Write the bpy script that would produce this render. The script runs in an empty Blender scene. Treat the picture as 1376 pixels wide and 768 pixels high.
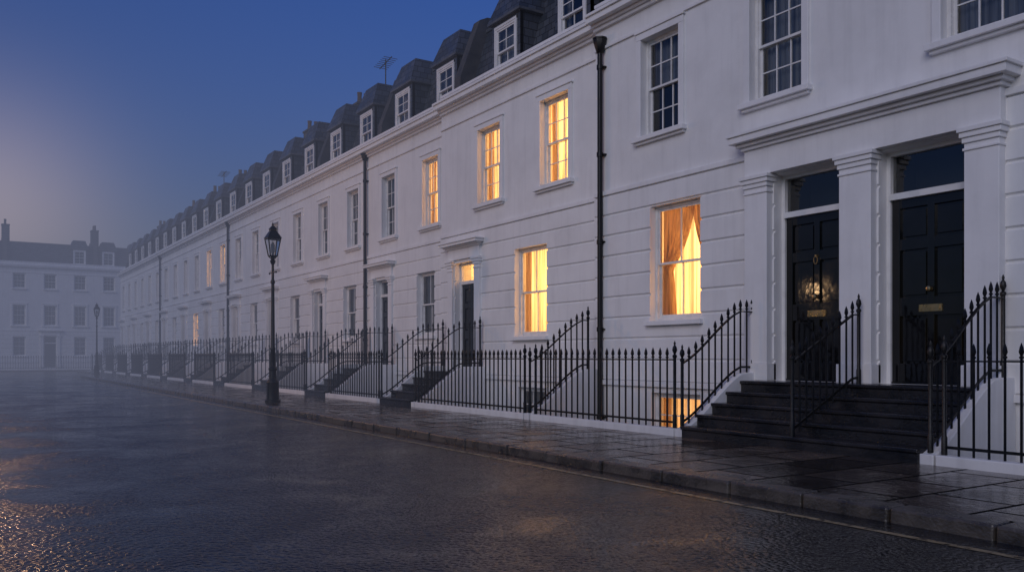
import bpy, math, random
from mathutils import Vector, Matrix
random.seed(7)
scene = bpy.context.scene
scene.view_settings.view_transform = 'Standard'
scene.view_settings.look = 'None'
scene.view_settings.exposure = 0

# ------------------------------------------------------------------ materials
def newmat(name):
    m = bpy.data.materials.new(name); m.use_nodes = True
    nt = m.node_tree; nt.nodes.clear()
    out = nt.nodes.new('ShaderNodeOutputMaterial')
    return m, nt, out
def N(nt, t, **kw):
    n = nt.nodes.new(t)
    for k, v in kw.items():
        if k in n.inputs.keys(): n.inputs[k].default_value = v
        else: setattr(n, k, v)
    return n
def L(nt, a, b): nt.links.new(a, b)
def ramp(nt, src, stops):
    r = nt.nodes.new('ShaderNodeValToRGB')
    el = r.color_ramp.elements
    while len(el) < len(stops): el.new(0.5)
    for e, (p, c) in zip(el, stops):
        e.position = p; e.color = (c, c, c, 1) if isinstance(c, (int, float)) else (*c, 1)
    L(nt, src, r.inputs[0]); return r
def coords(nt, scale=(1, 1, 1)):
    tc = nt.nodes.new('ShaderNodeTexCoord'); mp = nt.nodes.new('ShaderNodeMapping')
    mp.inputs['Scale'].default_value = scale
    L(nt, tc.outputs['Object'], mp.inputs[0]); return mp.outputs[0]
def simple(name, c1, c2, rough=0.5, nscale=3.0, bump=0.1, bscale=60, metallic=0.0, stretch=(1, 1, 1), rvar=0.1, spec=0.5):
    m, nt, out = newmat(name)
    p = N(nt, 'ShaderNodeBsdfPrincipled'); L(nt, p.outputs[0], out.inputs[0])
    p.inputs['Metallic'].default_value = metallic
    p.inputs['Specular IOR Level'].default_value = spec
    co = coords(nt, stretch)
    n1 = N(nt, 'ShaderNodeTexNoise', Scale=nscale, Detail=3.0); L(nt, co, n1.inputs['Vector'])
    r = ramp(nt, n1.outputs['Fac'], [(0.3, c1), (0.7, c2)]); L(nt, r.outputs[0], p.inputs['Base Color'])
    rr = ramp(nt, n1.outputs['Fac'], [(0.3, max(0, rough - rvar)), (0.7, min(1, rough + rvar))]); L(nt, rr.outputs[0], p.inputs['Roughness'])
    if bump > 0.06:
        n2 = N(nt, 'ShaderNodeTexNoise', Scale=bscale, Detail=2.0); L(nt, coords(nt), n2.inputs['Vector'])
        b = N(nt, 'ShaderNodeBump', Strength=bump, Distance=0.01); L(nt, n2.outputs['Fac'], b.inputs['Height']); L(nt, b.outputs[0], p.inputs['Normal'])
    return m

def mat_stucco(name, hi=(0.81, 0.80, 0.785)):
    m, nt, out = newmat(name)
    p = N(nt, 'ShaderNodeBsdfPrincipled', Roughness=0.5); L(nt, p.outputs[0], out.inputs[0])
    a = N(nt, 'ShaderNodeTexNoise', Scale=0.9, Detail=4.0, Roughness=0.65); L(nt, coords(nt), a.inputs['Vector'])
    b = N(nt, 'ShaderNodeTexNoise', Scale=1.0, Detail=3.0, Roughness=0.6); L(nt, coords(nt, (5.0, 5.0, 0.45)), b.inputs['Vector'])
    ra = ramp(nt, a.outputs['Fac'], [(0.25, tuple(c * 0.88 for c in hi)), (0.6, hi)])
    rb = ramp(nt, b.outputs['Fac'], [(0.28, 0.80), (0.50, 1.0)])
    mx = N(nt, 'ShaderNodeMixRGB', blend_type='MULTIPLY'); mx.inputs[0].default_value = 0.4
    L(nt, ra.outputs[0], mx.inputs[1]); L(nt, rb.outputs[0], mx.inputs[2])
    # darker towards the ground
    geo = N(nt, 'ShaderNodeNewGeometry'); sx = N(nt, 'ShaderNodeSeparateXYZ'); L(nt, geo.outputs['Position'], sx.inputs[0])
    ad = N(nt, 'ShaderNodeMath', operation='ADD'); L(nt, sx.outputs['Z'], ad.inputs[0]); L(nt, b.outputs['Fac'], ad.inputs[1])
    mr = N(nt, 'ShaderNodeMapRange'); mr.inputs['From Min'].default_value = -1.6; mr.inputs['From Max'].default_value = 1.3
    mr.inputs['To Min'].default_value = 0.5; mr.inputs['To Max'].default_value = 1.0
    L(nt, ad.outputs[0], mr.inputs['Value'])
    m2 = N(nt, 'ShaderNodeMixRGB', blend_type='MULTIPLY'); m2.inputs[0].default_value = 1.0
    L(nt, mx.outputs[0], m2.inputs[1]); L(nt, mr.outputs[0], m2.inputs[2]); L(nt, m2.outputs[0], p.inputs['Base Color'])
    f = N(nt, 'ShaderNodeTexNoise', Scale=6.0, Detail=4.0, Roughness=0.7); L(nt, coords(nt), f.inputs['Vector'])
    bp = N(nt, 'ShaderNodeBump', Strength=0.25, Distance=0.016); L(nt, f.outputs['Fac'], bp.inputs['Height']); L(nt, bp.outputs[0], p.inputs['Normal'])
    return m

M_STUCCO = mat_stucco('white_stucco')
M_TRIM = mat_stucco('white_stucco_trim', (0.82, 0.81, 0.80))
M_FRAME = simple('white_gloss_paint', (0.66, 0.65, 0.63), (0.78, 0.77, 0.75), 0.3, 4, 0.05)
M_IRON = simple('black_iron_paint', (0.004, 0.004, 0.005), (0.010, 0.010, 0.010), 0.4, 12, 0.3, 60, spec=.35)
M_DOOR = simple('black_gloss_door_paint', (0.004, 0.004, 0.005), (0.008, 0.008, 0.009), 0.07, 3, 0.12, 7, rvar=0.03)
M_BRASS = simple('brass', (0.45, 0.30, 0.12), (0.6, 0.43, 0.2), 0.3, 20, 0.1, metallic=1.0)
M_STEP = simple('dark_wet_step_stone', (0.007, 0.007, 0.009), (0.024, 0.022, 0.023), 0.26, 2.5, 0.6, 30, rvar=0.14)
M_CHIM = simple('sooty_render', (0.03, 0.032, 0.038), (0.07, 0.068, 0.07), 0.8, 3, 0.4, 25)
M_POT = simple('clay_pot', (0.07, 0.05, 0.04), (0.12, 0.08, 0.06), 0.8, 6, 0.0)
M_LEAD = simple('lead_flashing', (0.06, 0.065, 0.075), (0.11, 0.115, 0.125), 0.5, 3, 0.0)
M_DARKROOM = simple('dark_room_shade', (0.02, 0.02, 0.022), (0.045, 0.045, 0.047), 0.9, 1.2, 0.0)  # gloom of the unlit rooms put into the wall colour
M_KERB = simple('granite_kerb', (0.026, 0.022, 0.019), (0.10, 0.085, 0.07), 0.3, 4, 0.9, 40, rvar=0.18)

def mat_slate():
    m, nt, out = newmat('roof_slate')
    p = N(nt, 'ShaderNodeBsdfPrincipled'); L(nt, p.outputs[0], out.inputs[0])
    tc = nt.nodes.new('ShaderNodeTexCoord'); sp = N(nt, 'ShaderNodeSeparateXYZ'); L(nt, tc.outputs['Object'], sp.inputs[0])
    ad = N(nt, 'ShaderNodeMath', operation='ADD'); L(nt, sp.outputs['X'], ad.inputs[0]); L(nt, sp.outputs['Y'], ad.inputs[1])
    cb = N(nt, 'ShaderNodeCombineXYZ'); L(nt, ad.outputs[0], cb.inputs[0]); L(nt, sp.outputs['Z'], cb.inputs[1])
    br = N(nt, 'ShaderNodeTexBrick', Scale=1.0); br.inputs['Brick Width'].default_value = 0.26; br.inputs['Row Height'].default_value = 0.2
    br.inputs['Mortar Size'].default_value = 0.010; br.inputs['Color1'].default_value = (0.03, 0.038, 0.05, 1); br.inputs['Color2'].default_value = (0.075, 0.083, 0.10, 1)
    br.inputs['Mortar'].default_value = (0.010, 0.011, 0.014, 1); L(nt, cb.outputs[0], br.inputs['Vector'])
    L(nt, br.outputs['Color'], p.inputs['Base Color'])
    n = N(nt, 'ShaderNodeTexNoise', Scale=2.0, Detail=3.0); L(nt, tc.outputs['Object'], n.inputs['Vector'])
    r = ramp(nt, n.outputs['Fac'], [(0.3, 0.3), (0.7, 0.6)]); L(nt, r.outputs[0], p.inputs['Roughness'])
    b = N(nt, 'ShaderNodeBump', Strength=0.8, Distance=0.012); b.invert = True; L(nt, br.outputs['Fac'], b.inputs['Height']); L(nt, b.outputs[0], p.inputs['Normal'])
    return m
M_SLATE = mat_slate()

def mat_asphalt():
    m, nt, out = newmat('wet_asphalt')
    p = N(nt, 'ShaderNodeBsdfPrincipled'); L(nt, p.outputs[0], out.inputs[0])
    p.inputs['Specular IOR Level'].default_value = 0.42
    co = coords(nt)
    big = N(nt, 'ShaderNodeTexNoise', Scale=0.7, Detail=4.0, Roughness=0.65, Distortion=0.5); L(nt, co, big.inputs['Vector'])
    fine = N(nt, 'ShaderNodeTexVoronoi', Scale=24.0); L(nt, co, fine.inputs['Vector'])
    fn = N(nt, 'ShaderNodeTexNoise', Scale=6.0, Detail=5.0, Roughness=0.8); L(nt, co, fn.inputs['Vector'])
    c = ramp(nt, fn.outputs['Fac'], [(0.3, (0.006, 0.006, 0.007)), (0.7, (0.018, 0.018, 0.019))]); L(nt, c.outputs[0], p.inputs['Base Color'])
    ad = N(nt, 'ShaderNodeMath', operation='MULTIPLY_ADD'); L(nt, fn.outputs['Fac'], ad.inputs[0]); ad.inputs[1].default_value = 0.7; L(nt, big.outputs['Fac'], ad.inputs[2])
    r = ramp(nt, ad.outputs[0], [(0.72, 0.08), (1.0, 0.30)]); L(nt, r.outputs[0], p.inputs['Roughness'])
    # standing water smooths the aggregate in the low patches
    bs = ramp(nt, big.outputs['Fac'], [(0.36, 0.35), (0.58, 0.85)])
    h1 = N(nt, 'ShaderNodeMath', operation='MULTIPLY_ADD'); L(nt, fine.outputs['Distance'], h1.inputs[0]); h1.inputs[1].default_value = -0.7; L(nt, fn.outputs['Fac'], h1.inputs[2])
    b = N(nt, 'ShaderNodeBump', Distance=0.02); L(nt, bs.outputs[0], b.inputs['Strength']); L(nt, h1.outputs[0], b.inputs['Height'])
    L(nt, b.outputs[0], p.inputs['Normal'])
    return m
M_ASPHALT = mat_asphalt()

def mat_paving():
    m, nt, out = newmat('wet_york_stone_paving')
    p = N(nt, 'ShaderNodeBsdfPrincipled'); L(nt, p.outputs[0], out.inputs[0])
    co = coords(nt)
    br = N(nt, 'ShaderNodeTexBrick', Scale=1.0); br.offset = 0.43; br.inputs['Brick Width'].default_value = 1.0; br.inputs['Row Height'].default_value = 0.74
    br.inputs['Mortar Size'].default_value = 0.022; br.inputs['Mortar Smooth'].default_value = 0.2
    br.inputs['Color1'].default_value = (0.025, 0.019, 0.015, 1); br.inputs['Color2'].default_value = (0.14, 0.105, 0.08, 1); br.inputs['Mortar'].default_value = (0.004, 0.004, 0.004, 1)
    rot = nt.nodes.new('ShaderNodeMapping'); rot.inputs['Rotation'].default_value = (0, 0, math.radians(90)); L(nt, co, rot.inputs[0]); L(nt, rot.outputs[0], br.inputs['Vector'])
    n = N(nt, 'ShaderNodeTexNoise', Scale=1.6, Detail=5.0, Roughness=0.66); L(nt, co, n.inputs['Vector'])
    r1 = ramp(nt, n.outputs['Fac'], [(0.3, 0.5), (0.7, 1.15)])
    mx = N(nt, 'ShaderNodeMixRGB', blend_type='MULTIPLY'); mx.inputs[0].default_value = 1; L(nt, br.outputs['Color'], mx.inputs[1]); L(nt, r1.outputs[0], mx.inputs[2]); L(nt, mx.outputs[0], p.inputs['Base Color'])
    sb = N(nt, 'ShaderNodeRGBToBW'); L(nt, br.outputs['Color'], sb.inputs[0])
    ad = N(nt, 'ShaderNodeMath', operation='MULTIPLY_ADD'); L(nt, sb.outputs[0], ad.inputs[0]); ad.inputs[1].default_value = 2.0; L(nt, n.outputs['Fac'], ad.inputs[2])
    r = ramp(nt, ad.outputs[0], [(0.52, 0.05), (0.80, 0.32)])
    jr = N(nt, 'ShaderNodeMath', operation='MAXIMUM'); L(nt, r.outputs[0], jr.inputs[0]); L(nt, br.outputs['Fac'], jr.inputs[1]); L(nt, jr.outputs[0], p.inputs['Roughness'])
    sp = N(nt, 'ShaderNodeMath', operation='MULTIPLY_ADD'); L(nt, br.outputs['Fac'], sp.inputs[0]); sp.inputs[1].default_value = -0.45; sp.inputs[2].default_value = 0.5; L(nt, sp.outputs[0], p.inputs['Specular IOR Level'])
    f = N(nt, 'ShaderNodeTexNoise', Scale=12.0, Detail=3.0, Roughness=0.7); L(nt, co, f.inputs['Vector'])
    h = N(nt, 'ShaderNodeMath', operation='MULTIPLY_ADD'); L(nt, br.outputs['Fac'], h.inputs[0]); h.inputs[1].default_value = -1.6; L(nt, f.outputs['Fac'], h.inputs[2])
    h2 = N(nt, 'ShaderNodeMath', operation='MULTIPLY_ADD'); L(nt, n.outputs['Fac'], h2.inputs[0]); h2.inputs[1].default_value = 1.6; L(nt, h.outputs[0], h2.inputs[2])
    b = N(nt, 'ShaderNodeBump', Strength=0.5, Distance=0.014); L(nt, h2.outputs[0], b.inputs['Height'])
    L(nt, b.outputs[0], p.inputs['Normal'])
    return m
M_PAVE = mat_paving()

def mat_line():
    m, nt, out = newmat('worn_yellow_paint')
    p = N(nt, 'ShaderNodeBsdfPrincipled', Roughness=0.4); 
    co = coords(nt); n = N(nt, 'ShaderNodeTexNoise', Scale=9.0, Detail=5.0, Roughness=0.7); L(nt, co, n.inputs['Vector'])
    c = ramp(nt, n.outputs['Fac'], [(0.35, (0.14, 0.10, 0.05)), (0.65, (0.42, 0.31, 0.15))]); L(nt, c.outputs[0], p.inputs['Base Color'])
    t = N(nt, 'ShaderNodeBsdfTransparent'); mx = N(nt, 'ShaderNodeMixShader')
    a = ramp(nt, n.outputs['Fac'], [(0.36, 0.0), (0.46, 1.0)]); L(nt, a.outputs[0], mx.inputs[0]); L(nt, t.outputs[0], mx.inputs[1]); L(nt, p.outputs[0], mx.inputs[2]); L(nt, mx.outputs[0], out.inputs[0])
    return m
M_LINE = mat_line()

def mat_glass():
    m, nt, out = newmat('window_glass')
    g = N(nt, 'ShaderNodeBsdfGlossy', Roughness=0.03); g.inputs['Color'].default_value = (0.95, 0.97, 1, 1)
    t = N(nt, 'ShaderNodeBsdfTransparent'); t.inputs['Color'].default_value = (0.9, 0.92, 0.93, 1)
    fr = N(nt, 'ShaderNodeFresnel', IOR=1.75); mx = N(nt, 'ShaderNodeMixShader')
    n = N(nt, 'ShaderNodeTexNoise', Scale=2.5, Detail=1.0); L(nt, coords(nt), n.inputs['Vector'])
    b = N(nt, 'ShaderNodeBump', Strength=0.12, Distance=0.02); L(nt, n.outputs['Fac'], b.inputs['Height']); L(nt, b.outputs[0], g.inputs['Normal'])
    L(nt, fr.outputs[0], mx.inputs[0]); L(nt, t.outputs[0], mx.inputs[1]); L(nt, g.outputs[0], mx.inputs[2]); L(nt, mx.outputs[0], out.inputs[0])
    return m
M_GLASS = mat_glass()

def mat_cloth(name, col, trans=0.5):
    m, nt, out = newmat(name)
    d = N(nt, 'ShaderNodeBsdfDiffuse'); t = N(nt, 'ShaderNodeBsdfTranslucent'); mx = N(nt, 'ShaderNodeMixShader'); mx.inputs[0].default_value = trans
    n = N(nt, 'ShaderNodeTexNoise', Scale=1.0, Detail=2.0); L(nt, coords(nt, (16, 16, 0.5)), n.inputs['Vector'])
    c = ramp(nt, n.outputs['Fac'], [(0.32, tuple(x * 0.42 for x in col)), (0.62, col)])
    L(nt, c.outputs[0], d.inputs[0]); L(nt, c.outputs[0], t.inputs[0])
    L(nt, d.outputs[0], mx.inputs[1]); L(nt, t.outputs[0], mx.inputs[2]); L(nt, mx.outputs[0], out.inputs[0])
    return m
M_SHEER = mat_cloth('sheer_curtain', (0.92, 0.86, 0.74), 0.75)
M_DRAPE = mat_cloth('heavy_curtain', (0.70, 0.48, 0.26), 0.42)
M_NET = mat_cloth('net_curtain', (0.7, 0.7, 0.7), 0.4)

def mat_emit(name, col, s):
    m, nt, out = newmat(name)
    e = N(nt, 'ShaderNodeEmission'); e.inputs['Color'].default_value = (*col, 1)
    n = N(nt, 'ShaderNodeTexNoise', Scale=1.3, Detail=1.0); L(nt, coords(nt), n.inputs['Vector'])
    mr = N(nt, 'ShaderNodeMapRange'); mr.inputs['From Min'].default_value = 0.3; mr.inputs['From Max'].default_value = 0.7
    mr.inputs['To Min'].default_value = s * 0.6; mr.inputs['To Max'].default_value = s * 1.3
    L(nt, n.outputs['Fac'], mr.inputs['Value']); L(nt, mr.outputs[0], e.inputs['Strength']); L(nt, e.outputs[0], out.inputs[0])
    return m
M_LIT = mat_emit('lamplit_room', (1.0, 0.50, 0.16), 7.2)
M_DIM = mat_emit('dim_basement_room', (1.0, 0.48, 0.17), 2.4)
M_LAMPGLOW = mat_emit('sodium_lamp_glow', (1.0, 0.6, 0.28), 28)

# ------------------------------------------------------------------ mesh builder
class MB:
    def __init__(s): s.v = []; s.f = []; s.m = []
    def quad(s, pts, m=0):
        i = len(s.v); s.v += [tuple(p) for p in pts]; s.f.append(tuple(range(i, i + len(pts)))); s.m.append(m)
    def box(s, x0, x1, y0, y1, z0, z1, m=0):
        if x0 > x1: x0, x1 = x1, x0
        i = len(s.v)
        s.v += [(x0, y0, z0), (x1, y0, z0), (x1, y1, z0), (x0, y1, z0), (x0, y0, z1), (x1, y0, z1), (x1, y1, z1), (x0, y1, z1)]
        for f in [(0, 3, 2, 1), (4, 5, 6, 7), (0, 1, 5, 4), (1, 2, 6, 5), (2, 3, 7, 6), (3, 0, 4, 7)]:
            s.f.append(tuple(i + k for k in f)); s.m.append(m)
    def bar(s, p, q, w, h, m=0):
        p = Vector(p); q = Vector(q); d = (q - p).normalized()
        side = d.cross(Vector((0, 0, 1)))
        side = Vector((1, 0, 0)) if side.length < 1e-4 else side.normalized()
        up = side.cross(d).normalized(); i = len(s.v)
        for c in (p, q):
            for a, b in ((-1, -1), (1, -1), (1, 1), (-1, 1)):
                s.v.append(tuple(c + side * a * w / 2 + up * b * h / 2))
        for f in [(0, 1, 2, 3), (7, 6, 5, 4), (0, 4, 5, 1), (1, 5, 6, 2), (2, 6, 7, 3), (3, 7, 4, 0)]:
            s.f.append(tuple(i + k for k in f)); s.m.append(m)
    def lathe(s, cx, cy, prof, n=12, m=0, ph=0.0):
        i = len(s.v)
        for r, z in prof:
            for k in range(n):
                a = 2 * math.pi * k / n + ph
                s.v.append((cx + r * math.cos(a), cy + r * math.sin(a), z))
        for j in range(len(prof) - 1):
            for k in range(n):
                a = i + j * n + k; b = i + j * n + (k + 1) % n
                s.f.append((a, b, b + n, a + n)); s.m.append(m)
        s.f.append(tuple(i + k for k in reversed(range(n)))); s.m.append(m)
        e = i + (len(prof) - 1) * n
        s.f.append(tuple(e + k for k in range(n))); s.m.append(m)
    def extrude_yz(s, x0, x1, prof, m=0):
        n = len(prof); i = len(s.v)
        s.v += [(x0, y, z) for y, z in prof] + [(x1, y, z) for y, z in prof]
        for k in range(n):
            a = i + k; b = i + (k + 1) % n
            s.f.append((a, b, b + n, a + n)); s.m.append(m)
        s.f.append(tuple(i + k for k in reversed(range(n)))); s.m.append(m)
        s.f.append(tuple(i + n + k for k in range(n))); s.m.append(m)
    def done(s, name, parent, mats, bevel=0.0, smooth=None, sm=True):
        if not s.f: return None
        me = bpy.data.meshes.new(name); me.from_pydata(s.v, [], s.f)
        if not isinstance(mats, (list, tuple)): mats = [mats]
        for mt in mats: me.materials.append(mt)
        for p, mi in zip(me.polygons, s.m): p.material_index = mi
        me.update()
        ob = bpy.data.objects.new(name, me); bpy.context.collection.objects.link(ob)
        if parent: ob.parent = parent
        if smooth is not None:
            for p in me.polygons: p.use_smooth = True
            me.set_sharp_from_angle(angle=math.radians(smooth))
        if bevel > 0:
            b = ob.modifiers.new('bevel', 'BEVEL'); b.width = bevel; b.segments = 2; b.limit_method = 'ANGLE'
        return ob
def empty(name):
    e = bpy.data.objects.new(name, None); bpy.context.collection.objects.link(e); return e

# ------------------------------------------------------------------ facade parts
def wall(mb, X0, X1, Z0, Z1, y, ops, rd=0.16):
    xs = sorted(set([X0, X1] + [o[k] for o in ops for k in ('x0', 'x1')])); zs = sorted(set([Z0, Z1] + [o[k] for o in ops for k in ('z0', 'z1')]))
    for a, b in zip(xs, xs[1:]):
        for c, d in zip(zs, zs[1:]):
            mx, mz = (a + b) / 2, (c + d) / 2
            if any(o['x0'] < mx < o['x1'] and o['z0'] < mz < o['z1'] for o in ops): continue
            mb.quad([(a, y, c), (b, y, c), (b, y, d), (a, y, d)])
    for o in ops:
        r = o.get('rd', rd); a, b, c, d = o['x0'], o['x1'], o['z0'], o['z1']
        mb.quad([(a, y, c), (a, y, d), (a, y + r, d), (a, y + r, c)]); mb.quad([(b, y, d), (b, y, c), (b, y + r, c), (b, y + r, d)])
        mb.quad([(a, y, d), (b, y, d), (b, y + r, d), (a, y + r, d)]); mb.quad([(b, y, c), (a, y, c), (a, y + r, c), (b, y + r, c)])

def courses(mb, X0, X1, Z0, Z1, y, ops, pitch=0.41, pr=0.034):
    n = max(1, round((Z1 - Z0) / pitch)); pitch = (Z1 - Z0) / n; g = 0.011; ch = 0.022
    for i in range(n):
        a, b = Z0 + i * pitch + g, Z0 + (i + 1) * pitch - g
        cuts = sorted(set([a, b] + [o[k] for o in ops for k in ('z0', 'z1') if a < o[k] < b]))
        for c, d in zip(cuts, cuts[1:]):
            mz = (c + d) / 2; segs = [(X0, X1)]
            for o in ops:
                if o['z0'] < mz < o['z1']:
                    ns = []
                    for s, e in segs:
                        if o['x1'] <= s or o['x0'] >= e: ns.append((s, e)); continue
                        if o['x0'] > s: ns.append((s, o['x0']))
                        if o['x1'] < e: ns.append((o['x1'], e))
                    segs = ns
            cb = ch if c == a else 0; ct = ch if d == b else 0
            for s, e in segs:
                f = y - pr
                mb.quad([(s, f, c + cb), (e, f, c + cb), (e, f, d - ct), (s, f, d - ct)])
                mb.quad([(s, y, c), (e, y, c), (e, f, c + cb), (s, f, c + cb)])
                mb.quad([(s, f, d - ct), (e, f, d - ct), (e, y, d), (s, y, d)])
                mb.quad([(s, y, d), (s, y, c), (s, f, c + cb), (s, f, d - ct)])
                mb.quad([(e, y, c), (e, y, d), (e, f, d - ct), (e, f, c + cb)])

def curtain(mb, xa, xb, z0, z1, y, amp, wl, m=0):
    nx = max(4, int((xb - xa) / wl * 7)); ph = random.random() * 6; ks = [random.uniform(0.8, 1.25) for _ in range(3)]
    i = len(mb.v); nz = 6
    for j in range(nz + 1):
        t = j / nz
        for k in range(nx + 1):
            x = xa + (xb - xa) * k / nx; u = x * 2 * math.pi / wl
            yy = y + amp * (0.6 * math.sin(u * ks[0] + ph + 0.2 * math.sin(3 * t)) + 0.4 * math.sin(u * 1.7 * ks[1] + ph * 2)) * (0.6 + 0.4 * (1 - t))
            mb.v.append((x, yy, z0 + (z1 - z0) * t))
    for j in range(nz):
        for k in range(nx):
            a = i + j * (nx + 1) + k; mb.f.append((a, a + 1, a + nx + 2, a + nx + 1)); mb.m.append(m)

def tied_curtain(mb, xo, xi, z0, z1, y, m=0, tie=0.55):
    i = len(mb.v); nz = 30; nx = 60; w = xi - xo
    for j in range(nz + 1):
        t = j / nz  # 0 top
        if t < tie:
            q = t / tie; f = 1 - 0.72 * q ** 1.8
        else:
            q = (t - tie) / (1 - tie); f = 0.28 + 0.12 * math.sin(q * math.pi * 0.5)
        amp = 0.03 + 0.03 * (1 - f)
        for k in range(nx + 1):
            u = k / nx; x = xo + w * f * u
            mb.v.append((x, y + amp * math.sin(u * 42 + 1.5 * math.sin(u * 5)) + 0.01 * math.sin(u * 90), z1 + (z0 - z1) * t))
    for j in range(nz):
        for k in range(nx):
            a = i + j * (nx + 1) + k; mb.f.append((a, a + 1, a + nx + 2, a + nx + 1)); mb.m.append(m)

def sash(P, o, y):
    a, b, c, d = o['x0'], o['x1'], o['z0'], o['z1']; F = P['frame']; fw = 0.055
    F.box(a, a + fw, y, y + .12, c, d); F.box(b - fw, b, y, y + .12, c, d)
    F.box(a + fw, b - fw, y + .002, y + .12, d - fw, d); F.box(a + fw, b - fw, y - .03, y + .12, c, c + .05)
    A, B, C, D = a + fw, b - fw, c + .05, d - fw; mid = (C + D) / 2
    cols = o.get('cols', 3); rows = o.get('rows', 2); st = 0.045; gb = 0.022
    for (z0, z1, yy) in ((mid - .02, D, y + .02), (C, mid + .02, y + .066)):
        F.box(A, A + st, yy, yy + .04, z0, z1); F.box(B - st, B, yy, yy + .04, z0, z1)
        F.box(A + st, B - st, yy, yy + .038, z1 - .042, z1); F.box(A + st, B - st, yy, yy + .038, z0, z0 + (.042 if z0 > C else .07))
        for i in range(1, cols):
            x = A + st + (B - A - 2 * st) * i / cols; F.box(x - gb / 2, x + gb / 2, yy + .004, yy + .034, z0 + .042, z1 - .042)
        for i in range(1, rows):
            z = z0 + (z1 - z0) * i / rows; F.box(A + st, B - st, yy + .008, yy + .03, z - gb / 2, z + gb / 2)
        t = random.uniform(-.004, .004)
        P['glass'].quad([(A, yy + .02 + t, z0), (B, yy + .02 - t, z0), (B, yy + .02 - t, z1), (A, yy + .02 + t, z1)])
    lit = o.get('lit', False); yb = y + 0.8; ys = y + .125; e = 0.12
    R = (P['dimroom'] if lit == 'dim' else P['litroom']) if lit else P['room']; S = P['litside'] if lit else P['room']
    R.quad([(a - e, yb, c - e), (b + e, yb, c - e), (b + e, yb, d + e), (a - e, yb, d + e)])
    for q in ([(a - e, ys, c - e), (a - e, yb, c - e), (a - e, yb, d + e), (a - e, ys, d + e)], [(b + e, ys, c - e), (b + e, yb, c - e), (b + e, yb, d + e), (b + e, ys, d + e)],
              [(a - e, ys, c - e), (b + e, ys, c - e), (b + e, yb, c - e), (a - e, yb, c - e)], [(a - e, ys, d + e), (b + e, ys, d + e), (b + e, yb, d + e), (a - e, yb, d + e)]):
        S.quad(q)
    w = b - a
    if lit:
        if o.get('tied'):
            curtain(P['sheer'], a, b, c, d, y + .34, .045, .11)
            tied_curtain(P['drape'], a, a + w * .62, c, d, y + .2); tied_curtain(P['drape'], b, b - w * .45, c, d, y + .24)
        else:
            curtain(P['sheer'], a, b, c, d, y + .27, .045, .13)
            s = random.uniform(.14, .24)
            curtain(P['drape'], a, a + w * s, c, d, y + .19, .03, .09); curtain(P['drape'], b - w * s, b, c, d, y + .19, .03, .09)
    else:
        k = o.get('net', random.random())
        if k < .55: curtain(P['net'], a, b, c, d, y + .22, .025, .12)
        elif k < .85:
            s = random.uniform(.2, .33); curtain(P['net'], a, a + w * s, c, d, y + .2, .03, .1); curtain(P['net'], b - w * s, b, c, d, y + .2, .03, .1)
        else: P['net'].quad([(a, y + .2, c + (d - c) * .55), (b, y + .2, c + (d - c) * .55), (b, y + .2, d), (a, y + .2, d)])

def surround(T, o, D, aw=.13):
    a, b, c, d = o['x0'], o['x1'], o['z0'], o['z1']
    if o.get('arch', True):
        T.box(a - aw, a, D - .045, D + .01, c, d); T.box(b, b + aw, D - .045, D + .01, c, d); T.box(a - aw, b + aw, D - .048, D + .01, d, d + aw)
        T.box(a - aw - .03, b + aw + .03, D - .075, D + .01, d + aw, d + aw + .035)
    e = aw + .06 if o.get('arch', True) else .08
    T.box(a - e, b + e, D - .13, D + .14, c - .09, c - .002)
    if o.get('arch', True): T.box(a - e + .04, b + e - .04, D - .07, D + .01, c - .14, c - .09)

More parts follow.
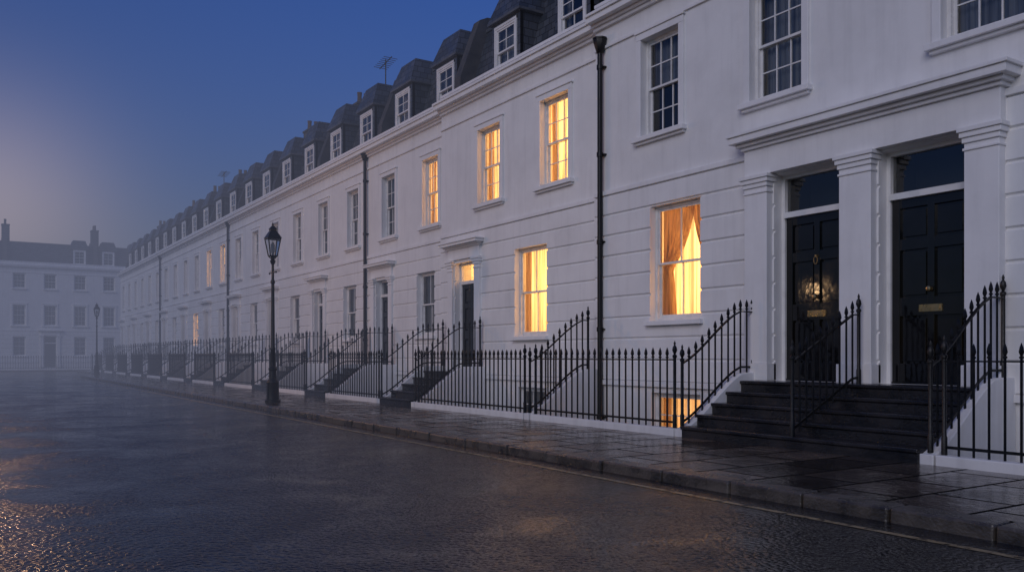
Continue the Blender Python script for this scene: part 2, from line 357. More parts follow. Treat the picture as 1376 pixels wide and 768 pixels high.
def door(P, o, D):
    a, b, c, d = o['x0'], o['x1'], o['z0'], o['z1']; F = P['frame']; K = P['door']; y = D + o['rd'] - .06
    zt = o['zt']
    fw = .06
    F.box(a, a + fw, y - .04, y + .1, c, d); F.box(b - fw, b, y - .04, y + .1, c, d); F.box(a + fw, b - fw, y - .038, y + .1, d - .06, d)
    F.box(a + fw, b - fw, y - .07, y + .1, zt, zt + .09)
    A, B = a + fw, b - fw; z0 = c + .03; z1 = zt
    K.box(A, B, y - .02, y + .1, c, c + .03)
    K.box(A, B, y + .045, y + .09, z0, z1)
    st = .12; mid = (A + B) / 2; h = z1 - z0
    K.box(A, A + st, y, y + .046, z0, z1); K.box(B - st, B, y, y + .046, z0, z1); K.box(mid - .05, mid + .05, y + .001, y + .046, z0, z1)
    for (p, q) in ((0, .1), (.36, .46), (.72, .78), (.95, 1)):
        for (u, v) in ((A + st, mid - .05), (mid + .05, B - st)): K.box(u, v, y + .002, y + .046, z0 + h * p, z0 + h * q)
    for (p, q) in ((.1, .36), (.46, .72), (.78, .95)):
        for (u, v) in ((A + st, mid - .05), (mid + .05, B - st)):
            K.box(u + .035, v - .035, y + .018, y + .046, z0 + h * p + .035, z0 + h * q - .035)
    Bz = P['brass']
    if o.get('detail'):
        Bz.box(mid - .17, mid + .17, y - .012, y + .003, z0 + h * .38, z0 + h * .38 + .10)
        Bz.box(mid - .14, mid + .14, y - .018, y - .010, z0 + h * .38 + .02, z0 + h * .38 + .08)
        n = 14
        for (r, yy, r2, yy2) in ((.03, y, .02, y - .02), (.02, y - .02, .042, y - .045), (.042, y - .045, .035, y - .07), (.035, y - .07, .0, y - .078)):
            zc = z0 + h * .50
            for k in range(n):
                t0, t1 = 2 * math.pi * k / n, 2 * math.pi * (k + 1) / n
                Bz.quad([(mid + r * math.cos(t0), yy, zc + r * math.sin(t0)), (mid + r * math.cos(t1), yy, zc + r * math.sin(t1)), (mid + r2 * math.cos(t1), yy2, zc + r2 * math.sin(t1)), (mid + r2 * math.cos(t0), yy2, zc + r2 * math.sin(t0))])
        if o.get('knock'):
            zk = z0 + h * .72
            for k in range(16):
                t0, t1 = 2 * math.pi * k / 16, 2 * math.pi * (k + 1) / 16
                Bz.bar((mid + .035 * math.cos(t0), y - .03, zk + .06 * math.sin(t0)), (mid + .035 * math.cos(t1), y - .03, zk + .06 * math.sin(t1)), .009, .009)
            Bz.box(mid - .015, mid + .015, y - .032, y + .002, zk + .05, zk + .085)
        Bz.box(B - st + .03, B - st + .055, y - .006, y + .002, z0 + h * .52, z0 + h * .52 + .08)
    P['glass'].quad([(A, y + .03, zt + .09), (B, y + .032, zt + .09), (B, y + .032, d - .06), (A, y + .03, d - .06)])
    R = P['litroom'] if o.get('lit') else P['room']; S = P['litside'] if o.get('lit') else P['room']
    yb = y + .7
    R.quad([(a, yb, zt), (b, yb, zt), (b, yb, d + .1), (a, yb, d + .1)])
    S.quad([(a, y + .1, zt + .04), (b, y + .1, zt + .04), (b, yb, zt + .04), (a, yb, zt + .04)]); S.quad([(a, y + .1, d + .1), (b, y + .1, d + .1), (b, yb, d + .1), (a, yb, d + .1)])
    S.quad([(a, y + .1, zt), (a, yb, zt), (a, yb, d + .1), (a, y + .1, d + .1)]); S.quad([(b, y + .1, zt), (b, yb, zt), (b, yb, d + .1), (b, y + .1, d + .1)])
    if o.get('lit'): P['sheer'].quad([(a, y + .3, zt), (b, y + .3, zt), (b, y + .3, d), (a, y + .3, d)])

def pilaster(T, x0, x1, D, z0, z1, pr=.16):
    T.box(x0 - .03, x1 + .03, D - pr - .03, D + .02, z0, z0 + .28)
    T.box(x0, x1, D - pr, D + .02, z0 + .28, z1 - .2)
    T.box(x0 - .015, x1 + .015, D - pr - .02, D + .02, z1 - .30, z1 - .265)
    T.box(x0 - .02, x1 + .02, D - pr - .025, D + .02, z1 - .2, z1 - .13)
    T.box(x0 - .045, x1 + .045, D - pr - .05, D + .02, z1 - .13, z1 - .06)
    T.box(x0 - .065, x1 + .065, D - pr - .075, D + .02, z1 - .06, z1)

def entab(T, x0, x1, D, z0, z1, pr=.16):
    h = z1 - z0
    T.box(x0 + .02, x1 - .02, D - pr + .01, D + .02, z0 + .001, z0 + h * .62)
    T.box(x0 - .02, x1 + .02, D - pr - .04, D + .02, z0 + h * .62, z0 + h * .70)
    T.box(x0 - .07, x1 + .07, D - pr - .10, D + .02, z0 + h * .70, z0 + h * .78)
    T.box(x0 - .15, x1 + .15, D - pr - .20, D + .02, z0 + h * .78, z0 + h * .93)
    T.box(x0 - .18, x1 + .18, D - pr - .23, D + .02, z0 + h * .93, z1)

def dormer(P, cx, D, zb, w=1.35, h=1.45):
    y0 = D + .5; S = P['slate']; F = P['frame']; y1 = D + 2.2
    x0, x1 = cx - w / 2, cx + w / 2
    S.quad([(x0, y0, zb - .25), (x0, y0, zb + h), (x0, y1, zb + h), (x0, y1, zb)]); S.quad([(x1, y0, zb - .25), (x1, y1, zb), (x1, y1, zb + h), (x1, y0, zb + h)])
    e = .1; zt = zb + h; hr = .85
    P['lead'].box(x0 - e, x1 + e, y0 - e, y1, zt, zt + .06)
    S.quad([(x0 - e, y0 - e, zt + .06), (x1 + e, y0 - e, zt + .06), (x1 - .15, y0 + .2, zt + hr), (x0 + .15, y0 + .2, zt + hr)])
    S.quad([(x0 - e, y1, zt + .06), (x0 - e, y0 - e, zt + .06), (x0 + .15, y0 + .2, zt + hr), (x0 + .15, y1, zt + hr)])
    S.quad([(x1 + e, y0 - e, zt + .06), (x1 + e, y1, zt + .06), (x1 - .15, y1, zt + hr), (x1 - .15, y0 + .2, zt + hr)])
    S.quad([(x0 + .15, y0 + .2, zt + hr), (x1 - .15, y0 + .2, zt + hr), (x1 - .15, y1, zt + hr), (x0 + .15, y1, zt + hr)])
    S.box(x0, x0 + .14, y0, y0 + .1, zb, zt); S.box(x1 - .14, x1, y0, y0 + .1, zb, zt); S.box(x0 + .14, x1 - .14, y0 + .002, y0 + .1, zt - .1, zt); F.box(x0 + .06, x1 - .06, y0 - .07, y0 + .1, zb - .07, zb)
    F.box(x0 + .14, x0 + .2, y0 - .03, y0 + .1, zb, zt - .1); F.box(x1 - .2, x1 - .14, y0 - .03, y0 + .1, zb, zt - .1); F.box(x0 + .14, x1 - .14, y0 - .032, y0 + .1, zt - .16, zt - .1)
    sash(P, dict(x0=x0 + .2, x1=x1 - .2, z0=zb, z1=zt - .16, cols=2, rows=2), y0 - .02)

def drainpipe(parent, x, D, z1=8.05, z0=-2.3):
    m = MB(); y = D - .1
    m.lathe(x, y, [(.055, z0), (.055, z1)], 10)
    z = z0 + .5
    while z < z1:
        m.lathe(x, y, [(.055, z - .05), (.07, z - .045), (.07, z + .045), (.055, z + .05)], 10); m.box(x - .1, x + .1, y + .03, D + .01, z - .015, z + .015); z += 1.8
    m.lathe(x, y, [(.055, z1 - .02), (.075, z1), (.14, z1 + .2), (.14, z1 + .26), (.155, z1 + .265), (.155, z1 + .3), (.12, z1 + .3)], 8, ph=math.pi / 8)
    m.bar((x, y, z1 + .28), (x, D + .3, z1 + .4), .08, .08)
    m.done('drainpipe', parent, M_IRON, smooth=40)

def O(cx, w, z0, z1, **k): return dict(x0=cx - w / 2, x1=cx + w / 2, z0=z0, z1=z1, **k)

def house(X0, X1, D, wins, doors=(), dormers=(), zs=4.55, zc=8.0, zp=8.5, zbase=-2.4, rust=True, roof_h=2.3, hood=True, chim=True, bev=.006, chimpos=0, rot=0.0, name='terraced_house', depth=7.0, extra=None):
    E = empty(name); X0 += .002; X1 -= .002
    P = {k: MB() for k in ('wall', 'trim', 'frame', 'glass', 'room', 'litroom', 'dimroom', 'litside', 'sheer', 'drape', 'net', 'door', 'brass', 'slate', 'lead', 'chim', 'pot')}
    ops = list(wins) + list(doors); W = P['wall']; T = P['trim']
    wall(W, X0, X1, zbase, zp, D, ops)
    W.quad([(X0, D, zbase), (X0, D, zp), (X0, D + depth, zp), (X0, D + depth, zbase)]); W.quad([(X1, D, zp), (X1, D, zbase), (X1, D + depth, zbase), (X1, D + depth, zp)])
    W.quad([(X0, D + depth, zbase), (X1, D + depth, zbase), (X1, D + depth, zp), (X0, D + depth, zp)])
    W.quad([(X0, D, zp), (X1, D, zp), (X1, D + .3, zp), (X0, D + .3, zp)]); W.quad([(X0, D + .3, zp), (X1, D + .3, zp), (X1, D + .3, zp - .4), (X0, D + .3, zp - .4)])
    if rust: courses(W, X0, X1, .75, zs, D, ops)
    if rust:
        segs = [(X0, X1)]
        for o in doors:
            ns = []
            for s, e in segs:
                if o['x1'] + .45 <= s or o['x0'] - .45 >= e: ns.append((s, e)); continue
                if o['x0'] - .45 > s: ns.append((s, o['x0'] - .45))
                if o['x1'] + .45 < e: ns.append((o['x1'] + .45, e))
            segs = ns
        for s, e in segs: T.box(s, e, D - .06, D + .01, .66, .76)
    T.box(X0, X1, D - .055, D + .01, zs, zs + .09)
    T.box(X0, X1, D - .04, D + .01, zc - .42, zc - .36)
    for (pr, a, b) in ((.07, 0, .07), (.13, .07, .13), (.27, .13, .25), (.31, .25, .31)): T.box(X0, X1, D - pr, D + .01, zc + a, zc + b)
    T.box(X0, X1, D - .04, D + .34, zp, zp + .07)
    for o in wins:
        sash(P, o, D + .12)
        if o['z0'] > .7: surround(T, o, D)
    for o in doors:
        door(P, o, D)
        if hood and not o.get('nohood'):
            pilaster(T, o['x0'] - .3, o['x0'] - .04, D, o['z0'], o['z1'] + .08, .1); pilaster(T, o['x1'] + .04, o['x1'] + .3, D, o['z0'], o['z1'] + .08, .1)
            entab(T, o['x0'] - .3, o['x1'] + .3, D, o['z1'] + .08, o['z1'] + .55, .1)
    zb = zp - .25; S = P['slate']; zr = zb + roof_h
    S.quad([(X0, D + .62, zb), (X1, D + .62, zb), (X1, D + 1.3, zr), (X0, D + 1.3, zr)])
    S.quad([(X0, D + 1.3, zr), (X1, D + 1.3, zr), (X1, D + depth / 2 + .3, zr + .35), (X0, D + depth / 2 + .3, zr + .35)])
    S.quad([(X0, D + depth / 2 + .3, zr + .35), (X1, D + depth / 2 + .3, zr + .35), (X1, D + depth, zp - .2), (X0, D + depth, zp - .2)])
    P['lead'].box(X0, X1, D + .3, D + .64, zb - .03, zb + .01); P['lead'].box(X0, X1, D + 1.25, D + 1.37, zr - .03, zr + .05)
    for x in (X0, X1):
        P['chim'].quad([(x, D + .62, zb), (x, D + 1.3, zr), (x, D + depth / 2, zr + .35), (x, D + depth, zb)])
    for cx in dormers: dormer(P, cx, D, zp + .08)
    if chim:
        C = P['chim']; xa = X0 + .02
        C.extrude_yz(xa, xa + .34, [(D + .36, zb), (D + .42, zb + .9), (D + 1.05, zr + .3), (D + 1.3, zr + .42), (D + depth / 2 + .3, zr + .6), (D + depth - .4, zp), (D + depth - .4, zb)])
        if chimpos:
            yy = D + 1.9; hh = zr + (1.7 if rot else 1.05) + random.uniform(-.1, .15)
            C.box(xa - .02, xa + .6, yy, yy + 1.0, zr - .2, hh); C.box(xa - .05, xa + .63, yy - .04, yy + 1.04, hh, hh + .08)
            for i in range(3):
                P['pot'].lathe(xa + .28 + random.uniform(-.04, .04), yy + .2 + i * .3, [(.12, hh + .08), (.11, hh + .12), (.09, hh + .35 + random.uniform(0, .15)), (.11, hh + .55), (.06, hh + .55)], 8)
    if extra: extra(P, E)
    P['wall'].done('stucco_walls', E, M_STUCCO); T.done('cornices_and_surrounds', E, M_TRIM, bevel=bev)
    P['frame'].done('window_frames', E, M_FRAME); P['glass'].done('window_panes', E, M_GLASS)
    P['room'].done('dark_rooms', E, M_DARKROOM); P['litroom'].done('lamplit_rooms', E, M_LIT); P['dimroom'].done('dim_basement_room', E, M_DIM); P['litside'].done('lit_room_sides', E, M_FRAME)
    P['sheer'].done('sheer_curtains', E, M_SHEER, smooth=80); P['drape'].done('drapes', E, M_DRAPE, smooth=80); P['net'].done('net_curtains', E, M_NET, smooth=80)
    P['door'].done('front_door', E, M_DOOR, bevel=.004); P['brass'].done('door_brassware', E, M_BRASS, smooth=40)
    P['slate'].done('mansard_roof', E, M_SLATE); P['lead'].done('leadwork', E, M_LEAD)
    P['chim'].done('chimney_stack', E, M_CHIM); P['pot'].done('chimney_pots', E, M_POT, smooth=40)
    E.rotation_euler = (0, 0, rot)
    return E

# ------------------------------------------------------------------ railings and steps
RY = 9.45
def picket(m, x, y, z0, z1, r=.0155):
    k = r / .0125
    m.lathe(x, y, [(r, z0), (r, z1 - .17), (.021 * k, z1 - .165), (.021 * k, z1 - .15), (.011 * k, z1 - .14), (.024 * k, z1 - .10), (.017 * k, z1 - .05), (.002, z1)], 6)
def newel(m, x, y, z0, z1):
    m.lathe(x, y, [(.034, z0), (.034, z0 + .2), (.025, z0 + .22), (.025, z1 - .2), (.036, z1 - .19), (.036, z1 - .16), (.016, z1 - .14), (.04, z1 - .08), (.032, z1 - .03), (.012, z1), (.018, z1 + .03), (.003, z1 + .07)], 8)
def rail_run(m, p0, p1, base, h, sp=.165, nw=(True, True), spear=True):
    p0 = Vector(p0); p1 = Vector(p1); Ln = (p1 - p0).length; n = max(2, round(Ln / sp)); prev = None
    for i in range(n + 1):
        p = p0.lerp(p1, i / n); b = base(p.x, p.y); 
        if (i == 0 and nw[0]) or (i == n and nw[1]): newel(m, p.x, p.y, b, b + h + .03)
        else: picket(m, p.x + random.uniform(-.003, .003), p.y, b - .02, b + h + random.uniform(-.004, .004))
        if prev:
            q, c = prev
            for dz in (.09, h - .2): m.bar((q.x, q.y, c + dz), (p.x, p.y, b + dz), .014 if dz < .2 else .042, .034 if dz < .2 else .018)
        prev = (p, b)

def smooth(t): t = max(0, min(1, t)); return t * t * (3 - 2 * t)
def strz(x, y): 
    t = (y - 9.42) / 1.33
    t = max(0, min(1, t)); return .12 + .86 * (0.55 * t + .45 * smooth(t))

def string_wall(m, x0, x1, yend):
    ys = [9.36, 9.42] + [9.42 + 1.4 * i / 12 for i in range(1, 13)] + [yend]
    prof = [(9.36, -2.4)] + [(y, strz(0, y)) for y in ys] + [(yend, -2.4)]
    m.extrude_yz(x0, x1, list(reversed(prof)))

def steps(x0, x1, D, sides=(True, True), mid=None, yend=None):
    E = empty('front_steps'); m = MB(); n = 5; h = .85 / n; y0 = 9.32; tr = .33
    for i in range(n):
        ya = y0 + i * tr; yb = D - .004 if i == n - 1 else ya + tr + .04
        m.box(x0, x1, ya + .03, D - .004, -.02 + i * h if i else -2.3, (i + 1) * h - .05)
        m.box(x0, x1, ya, yb, (i + 1) * h - .05, (i + 1) * h)
    m.done('stone_treads', E, M_STEP, bevel=.012)
    w = MB(); r = MB(); ye = D - .15
    if sides[0]: string_wall(w, x0 - .17, x0, D - .003); rail_run(r, (x0 - .085, RY, 0), (x0 - .085, ye, 0), strz, 1.2, .15)
    if sides[1]: string_wall(w, x1, x1 + .17, D - .003); rail_run(r, (x1 + .085, RY, 0), (x1 + .085, ye, 0), strz, 1.2, .15)
    if mid is not None:
        def sl(x, y): return max(.1, min(.85, .17 + (y - 9.45) / 1.33 * .68))
        rail_run(r, (mid, 9.45, 0), (mid, D - .3, 0), sl, 1.2, .15)
    w.done('stucco_strings', E, M_TRIM, bevel=.012); r.done('handrail_pickets', E, M_IRON, smooth=35)
    return E

def front_rail(xa, xb, gate=False):
    E = empty('iron_railing'); m = MB(); p = MB()
    zb = .12
    p.box(xa, xb, 9.36, 9.54, -2.4, zb)
    rail_run(m, (xa + .06, RY, 0), (xb - .06, RY, 0), lambda x, y: zb, 1.27, .165)
    p.done('white_plinth', E, M_TRIM, bevel=.015); m.done('spear_pickets', E, M_IRON, smooth=35)
    return E

# ------------------------------------------------------------------ terrace
DN, DM, DF = 11.2, 11.45, 11.7
FL = .85
def near_extra(P, E):
    T = P['trim']; zc_ = 4.22
    pilaster(T, -9.87, -9.40, DN, FL, zc_, .18); pilaster(T, -8.04, -7.51, DN, FL, zc_, .18); pilaster(T, -6.15, -5.70, DN, FL, zc_, .18)
    entab(T, -9.90, -5.67, DN, zc_, 4.93, .18)
    drainpipe(E, -13.80, DN, 7.5)
house(-14.07, -1.3, DN,
      [O(-11.69, 1.33, 1.92, 4.12, lit=True, tied=True, cols=2, rows=1, arch=False), O(-11.7, 1.3, -1.0, .55, lit='dim', cols=3, rows=2, arch=False),
       O(-12.1, 1.04, 5.5, 7.4, net=.9), O(-9.36, 1.06, 5.5, 7.4, net=.1), O(-6.0, 1.1, 5.5, 7.4, net=.1), O(-3.1, 1.06, 5.5, 7.4), O(-3.4, 1.3, 1.92, 4.12, cols=2, rows=1, arch=False)],
      [O(-8.72, 1.30, FL, 4.2, zt=3.5, rd=.26, detail=True, nohood=True, knock=True), O(-6.83, 1.30, FL, 4.2, zt=3.5, rd=.26, detail=True, nohood=True)],
      dormers=(-12.1, -9.36, -6.0, -3.1), extra=near_extra, bev=.008)
house(-21.35, -14.07, DM,
      [O(-16.83, 1.36, 1.72, 3.86, lit=True, cols=2, rows=1, arch=False), O(-15.87, 1.1, 5.2, 7.2, lit=True), O(-18.74, 1.1, 5.2, 7.15, lit=True), O(-16.8, 1.2, -1.0, .5, arch=False)],
      [O(-19.97, 1.1, FL, 3.78, zt=3.2, rd=.25, lit=True)],
      dormers=(-15.87, -18.74), chimpos=0)
nf = 10; Wd = 5.9
def aerial(E, x):
    m = MB(); y = DF + 1.9; m.lathe(x, y, [(.022, 10.5), (.022, 12.5)], 6); m.bar((x - .55, y, 12.3), (x + .55, y, 12.45), .025, .025)
    for i in range(7): m.bar((x - .46 + i * .15, y - .28, 12.31 + i * .021), (x - .46 + i * .15, y + .28, 12.31 + i * .021), .016, .016)
    m.done('television_aerial', E, M_IRON)
def pipe_extra(x, k):
    def f(P, E):
        if k in (0, 3, 6): drainpipe(E, x, DF, 7.9)
        if k in (1, 5): aerial(E, x + 3.2)
    return f
for k in range(nf):
    x0 = -21.35 - Wd * k
    b1, b2, dr = x0 - 1.12, x0 - 4.05, x0 - 4.5
    house(x0 - Wd, x0, DF,
          [O(b1, 1.0, 5.1, 7.1, lit=(k in (0, 4))), O(b2, 1.0, 5.1, 7.1, lit=(k == 4)), O(b1 - .3, 1.15, 1.85, 3.75, lit=(k == 5), cols=2, rows=1, arch=False), O(b1 - .3, 1.1, -1.0, .45, arch=False)],
          [O(dr, 1.05, FL, 3.75, zt=3.2, rd=.25)], dormers=(b1, b2), chimpos=int(k in (1, 2, 4, 5, 6, 8)), extra=pipe_extra(x0 - Wd + .12, k))

steps(-9.63, -5.75, DN, mid=-7.62)
front_rail(-13.80, -9.82)
front_rail(-5.56, -1.4)
E = empty('party_railing'); w = MB(); r = MB()
string_wall(w, -14.02, -13.86, DN - .003); rail_run(r, (-13.94, RY, 0), (-13.94, DN - .3, 0), strz, 1.2, .15)
w.done('stucco_string', E, M_TRIM, bevel=.012); r.done('spear_pickets', E, M_IRON, smooth=35)
steps(-20.9, -19.05, DM)
front_rail(-18.86, -14.06)
prev = -21.09
for k in range(nf):
    dr = -21.35 - Wd * k - 4.5
    front_rail(dr + 1.12, prev); steps(dr - .92, dr + .92, DF); prev = dr - 1.12
front_rail(-80.3, prev)

m = MB(); m.quad([(-80.4, 9.5, -2.35), (-1.3, 9.5, -2.35), (-1.3, 12.0, -2.35), (-80.4, 12.0, -2.35)]); m.done('basement_area', None, M_STEP)

# ------------------------------------------------------------------ ground, road, pavement
RZ = -.12
m = MB(); g = RZ - .006
m.quad([(-600, -500, g), (500, -500, g), (500, 9.3, g), (-600, 9.3, g)]); m.quad([(-600, 12.2, g), (500, 12.2, g), (500, 600, g), (-600, 600, g)])
m.quad([(-600, 9.3, g), (-80.4, 9.3, g), (-80.4, 12.2, g), (-600, 12.2, g)]); m.quad([(-1.3, 9.3, g), (500, 9.3, g), (500, 12.2, g), (-1.3, 12.2, g)])
m.done('ground', None, M_ASPHALT)
m = MB(); m.quad([(-87, -16, RZ), (60, -16, RZ), (60, 9.2, RZ), (-87, 9.2, RZ)]); m.done('road', None, M_ASPHALT)
KY = 6.42
def kerb_y(x):
    return KY + (2.0 * smooth((-60 - x) / 7.0))
xs = [60 - 2 * i for i in range(60)] + [-60 - .5 * i for i in range(0, 16)] + [-70, -76, -82]
m = MB()
for a, b in zip(xs, xs[1:]):
    m.quad([(b, kerb_y(b) + .28, 0), (a, kerb_y(a) + .28, 0), (a, 9.38, 0), (b, 9.38, 0)])
m.done('pavement', None, M_PAVE)
m = MB(); x = 12.0
while x > -81:
    l = random.uniform(.8, 1.25); nx = x - l; a, b = kerb_y(x), kerb_y(nx); j = .009; dz = random.uniform(-.006, .004)
    i = len(m.v); o_ = random.uniform(-.01, .01)
    m.v += [(nx + j, b + o_, -.3), (x - j, a + o_, -.3), (x - j, a + .285, -.3), (nx + j, b + .285, -.3), (nx + j, b + o_ + .012, .002 + dz), (x - j, a + o_ + .012, .002 + dz), (x - j, a + .285, .004), (nx + j, b + .285, .004)]
    for f in [(0, 3, 2, 1), (4, 5, 6, 7), (0, 1, 5, 4), (1, 2, 6, 5), (2, 3, 7, 6), (3, 0, 4, 7)]: m.f.append(tuple(i + q for q in f)); m.m.append(0)
    x = nx
m.done('kerb', None, M_KERB, bevel=.022)
m = MB()
for a, b in zip(xs, xs[1:]):
    for off, wd in ((-.42, .075),):
        m.quad([(b, kerb_y(b) + off, RZ + .004), (a, kerb_y(a) + off, RZ + .004), (a, kerb_y(a) + off + wd, RZ + .004), (b, kerb_y(b) + off + wd, RZ + .004)])
m.done('yellow_line', None, M_LINE)
m = MB(); m.box(-55, 40, -20, -9.0, -.3, 0); m.done('pavement', None, M_PAVE, bevel=.02)

# ------------------------------------------------------------------ facing terrace closing the street
BD = 90.0
for k in range(4):
    x0 = 18.3 - 7.5 * k; bays = [x0 - 1.2, x0 - 3.7, x0 - 6.2]; ws = []
    for i, bx in enumerate(bays):
        ws += [O(bx, 1.05, 7.45, 8.85, lit=False, arch=False), O(bx, 1.05, 4.05, 5.95, arch=True)]
        if i != 1: ws.append(O(bx, 1.05, 1.25, 3.05, arch=False, cols=2))
    house(x0 - 7.5, x0, BD, ws, [O(bays[1], 1.05, .2, 3.1, zt=2.4, rd=.2)], dormers=bays if k == 0 else (bays[0],), zs=3.55, zc=9.3, zp=9.85, zbase=-.3, roof_h=2.2, rot=math.radians(90), chimpos=1)
E = empty('iron_railing'); mm = MB(); rail_run(mm, (18, -87.6 * -1, 0), (-12, 87.6, 0), lambda x, y: .1, 1.2, .2); mm.done('spear_pickets', E, M_IRON); pl = MB(); pl.box(-12, 18, 87.5, 87.7, -.3, .1); pl.done('white_plinth', E, M_TRIM); E.rotation_euler = (0, 0, math.radians(90))
m = MB(); m.box(-90, -85.5, -14, 19, -.3, 0); m.done('pavement', None, M_PAVE, bevel=.02)

# ------------------------------------------------------------------ street lamps
def street_lamp(x, y, H=4.85, lit=0):
    E = empty('street_lamp'); E.location = (x, y, 0); s = H / 4.85
    m = MB()
    m.lathe(0, 0, [(.21, 0), (.21, .06), (.17, .08), (.155, .5), (.17, .54), (.15, .58), (.10, .64), (.095, .85), (.115, .88), (.115, .92), (.072, .97), (.062, 1.4), (.07, 1.42), (.07, 1.46), (.056, 1.5), (.042, 3.2), (.06, 3.22), (.06, 3.27), (.038, 3.32), (.034, 3.72), (.055, 3.75), (.075, 3.82), (.045, 3.86), (.04, 3.93)], 14)
    for a in range(4):
        c, sn = math.cos(a * math.pi / 2 + .4), math.sin(a * math.pi / 2 + .4); m.box(.15 * c - .02, .15 * c + .02, .15 * sn - .02, .15 * sn + .02, .08, .52)
    m.bar((-.28, 0, 3.5), (.28, 0, 3.5), .022, .022); m.lathe(-.29, 0, [(.01, 3.47), (.025, 3.5), (.01, 3.53)], 8); m.lathe(.29, 0, [(.01, 3.47), (.025, 3.5), (.01, 3.53)], 8)
    n = 4; zb, zt = 3.95, 4.42; rb, rt = .13, .235
    P = lambda r, k, z: (r * math.cos(math.pi / 4 + k * math.pi / 2), r * math.sin(math.pi / 4 + k * math.pi / 2), z)
    for k in range(n):
        m.bar(P(rb, k, zb), P(rt, k, zt), .024, .024); m.bar(P(rb, k, zb), P(rb, k + 1, zb), .022, .03); m.bar(P(rt, k, zt), P(rt, k + 1, zt), .03, .035)
        m.bar((.03 * math.cos(math.pi / 4 + k * math.pi / 2), .03 * math.sin(math.pi / 4 + k * math.pi / 2), 3.86), P(rb, k, zb), .02, .02)
    m.lathe(0, 0, [(.27, zt + .01), (.25, zt + .04), (.13, zt + .19), (.11, zt + .2), (.11, zt + .25), (.13, zt + .26), (.06, zt + .33), (.02, zt + .35), (.03, zt + .38), (.004, zt + .45)], 4, ph=math.pi / 4)
    m.done('cast_iron_column_and_lantern', E, M_IRON, smooth=30)
    g = MB()
    for k in range(n): g.quad([P(rb, k, zb), P(rb, k + 1, zb), P(rt, k + 1, zt), P(rt, k, zt)])
    g.done('lantern_glass', E, M_GLASS)
    f = MB(); f.lathe(0, 0, [(.02, 3.95), (.03, 4.0), (.05, 4.06), (.06, 4.15), (.06, 4.25), (.035, 4.3), (.01, 4.33)], 8); f.done('lamp_mantle', E, M_LAMPGLOW if lit else M_FRAME)
    if lit:
        ld = bpy.data.lights.new('lantern_light', 'POINT'); ld.energy = lit; ld.color = (1, .6, .3); ld.shadow_soft_size = .12
        lo = bpy.data.objects.new('lantern_light', ld); lo.location = (0, 0, 4.2); lo.parent = E; bpy.context.collection.objects.link(lo)
    E.scale = (s, s, s); return E
street_lamp(-22.9, 7.12); street_lamp(-64.5, 7.9, 4.9)
street_lamp(-24.8, -9.6, 4.85, lit=120)     # the lit lamp mirrored in the glossy front door

def vol(name, col_abs, dens, col_em, em):
    mt, nt, out = newmat(name)
    a = N(nt, 'ShaderNodeVolumeAbsorption', Density=dens); a.inputs['Color'].default_value = (*col_abs, 1)
    e = N(nt, 'ShaderNodeEmission', Strength=em); e.inputs['Color'].default_value = (*col_em, 1)
    ad = N(nt, 'ShaderNodeAddShader'); L(nt, a.outputs[0], ad.inputs[0]); L(nt, e.outputs[0], ad.inputs[1]); L(nt, ad.outputs[0], out.inputs['Volume'])
    return mt
def tall_lamp(x, y, H, e):
    E = empty('tall_street_light'); E.location = (x, y, 0); m = MB()
    m.lathe(0, 0, [(.14, -.1), (.12, 1.2), (.08, 1.3), (.05, H)], 12); m.bar((0, 0, H), (0, 1.2, H + .25), .05, .05); m.lathe(0, 1.4, [(.02, H + .18), (.16, H + .2), (.18, H + .26), (.05, H + .34)], 10)
    m.lathe(0, 0, [(1.2, -.15), (1.2, .0)], 24)
    m.done('steel_column', E, M_IRON, smooth=40)
    g = MB(); g.lathe(0, 1.4, [(.14, H + .14), (.15, H + .18)], 10); g.done('lamp_bowl', E, M_LAMPGLOW)
    ld = bpy.data.lights.new('sodium_lamp', 'POINT'); ld.energy = e; ld.color = (1, .52, .24); ld.shadow_soft_size = .2
    lo = bpy.data.objects.new('sodium_lamp', ld); lo.location = (0, 1.4, H - .1); lo.parent = E; bpy.context.collection.objects.link(lo)
tall_lamp(-30, -2.6, 6.2, 1000)

# ------------------------------------------------------------------ mist lying down the street; its emission stands in for scattered sky light
m = MB(); m.box(-170, -16, -70, 60, -3, 17)
d_ = 0.0115; lf = (.14, .155, .235)
m.done('mist', None, vol('emissive_mist', (0, 0, 0), d_, lf, d_))

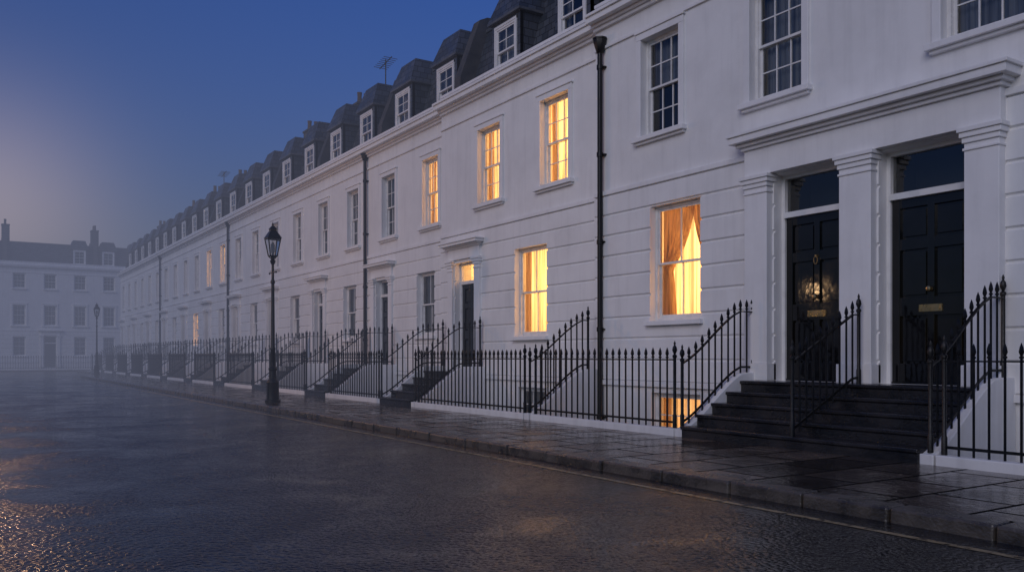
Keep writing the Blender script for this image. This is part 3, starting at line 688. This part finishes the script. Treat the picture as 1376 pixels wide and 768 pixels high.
# ------------------------------------------------------------------ sky + light
world = bpy.data.worlds.new("World"); scene.world = world; world.use_nodes = True
wn = world.node_tree; wn.nodes.clear()
wo = wn.nodes.new('ShaderNodeOutputWorld'); bg = wn.nodes.new('ShaderNodeBackground'); sk = wn.nodes.new('ShaderNodeTexSky')
sk.sky_type = 'NISHITA'; sk.sun_disc = False; sk.sun_elevation = math.radians(1.0); sk.sun_rotation = math.radians(150); sk.ozone_density = 5.0; sk.air_density = 1.2; sk.dust_density = 1.0
tint = wn.nodes.new('ShaderNodeMixRGB'); tint.blend_type = 'MULTIPLY'; tint.inputs[0].default_value = 1; tint.inputs[2].default_value = (.42, 1.0, 1.5, 1)
wn.links.new(sk.outputs[0], tint.inputs[1])
tc = wn.nodes.new('ShaderNodeTexCoord'); dt = wn.nodes.new('ShaderNodeVectorMath'); dt.operation = 'DOT_PRODUCT'
nv = wn.nodes.new('ShaderNodeVectorMath'); nv.operation = 'NORMALIZE'; wn.links.new(tc.outputs['Generated'], nv.inputs[0]); wn.links.new(nv.outputs[0], dt.inputs[0])
dt.inputs[1].default_value = tuple(Vector((-1.165, .01, .13)).normalized())
def wmath(op, a, b=None):
    n = wn.nodes.new('ShaderNodeMath'); n.operation = op
    for i, q in enumerate((a, b)):
        if q is None: continue
        if isinstance(q, (int, float)): n.inputs[i].default_value = q
        else: wn.links.new(q, n.inputs[i])
    return n.outputs[0]
ex = wmath('EXPONENT', wmath('MULTIPLY', wmath('SUBTRACT', dt.outputs['Value'], 1.0), 150.0))
gl = wn.nodes.new('ShaderNodeMixRGB'); gl.blend_type = 'ADD'; gl.inputs[0].default_value = 1
gc = wn.nodes.new('ShaderNodeMixRGB'); gc.blend_type = 'MULTIPLY'; gc.inputs[0].default_value = 1; gc.inputs[2].default_value = (1.8, 1.25, .9, 1)
wn.links.new(ex, gc.inputs[1]); wn.links.new(tint.outputs[0], gl.inputs[1]); wn.links.new(gc.outputs[0], gl.inputs[2])
wn.links.new(gl.outputs[0], bg.inputs[0]); bg.inputs[1].default_value = 0.30; wn.links.new(bg.outputs[0], wo.inputs[0])
sd = bpy.data.lights.new('twilight_glow', 'SUN'); sd.energy = .86; sd.angle = math.radians(40); sd.color = (1.0, .93, .93)
so = bpy.data.objects.new('twilight_sun', sd); bpy.context.collection.objects.link(so)
dirv = Vector((-.45, .8, -.48)).normalized(); so.rotation_euler = dirv.to_track_quat('-Z', 'Y').to_euler()

# ------------------------------------------------------------------ camera
cd = bpy.data.cameras.new('camera'); co = bpy.data.objects.new('camera', cd); bpy.context.collection.objects.link(co)
cd.lens = 30; cd.sensor_width = 36; cd.shift_y = 94 / 1376; cd.clip_end = 2000; cd.clip_start = .05
co.location = (0, 0, 1.25); co.rotation_euler = (math.radians(90), 0, math.radians(57.07))
scene.camera = co
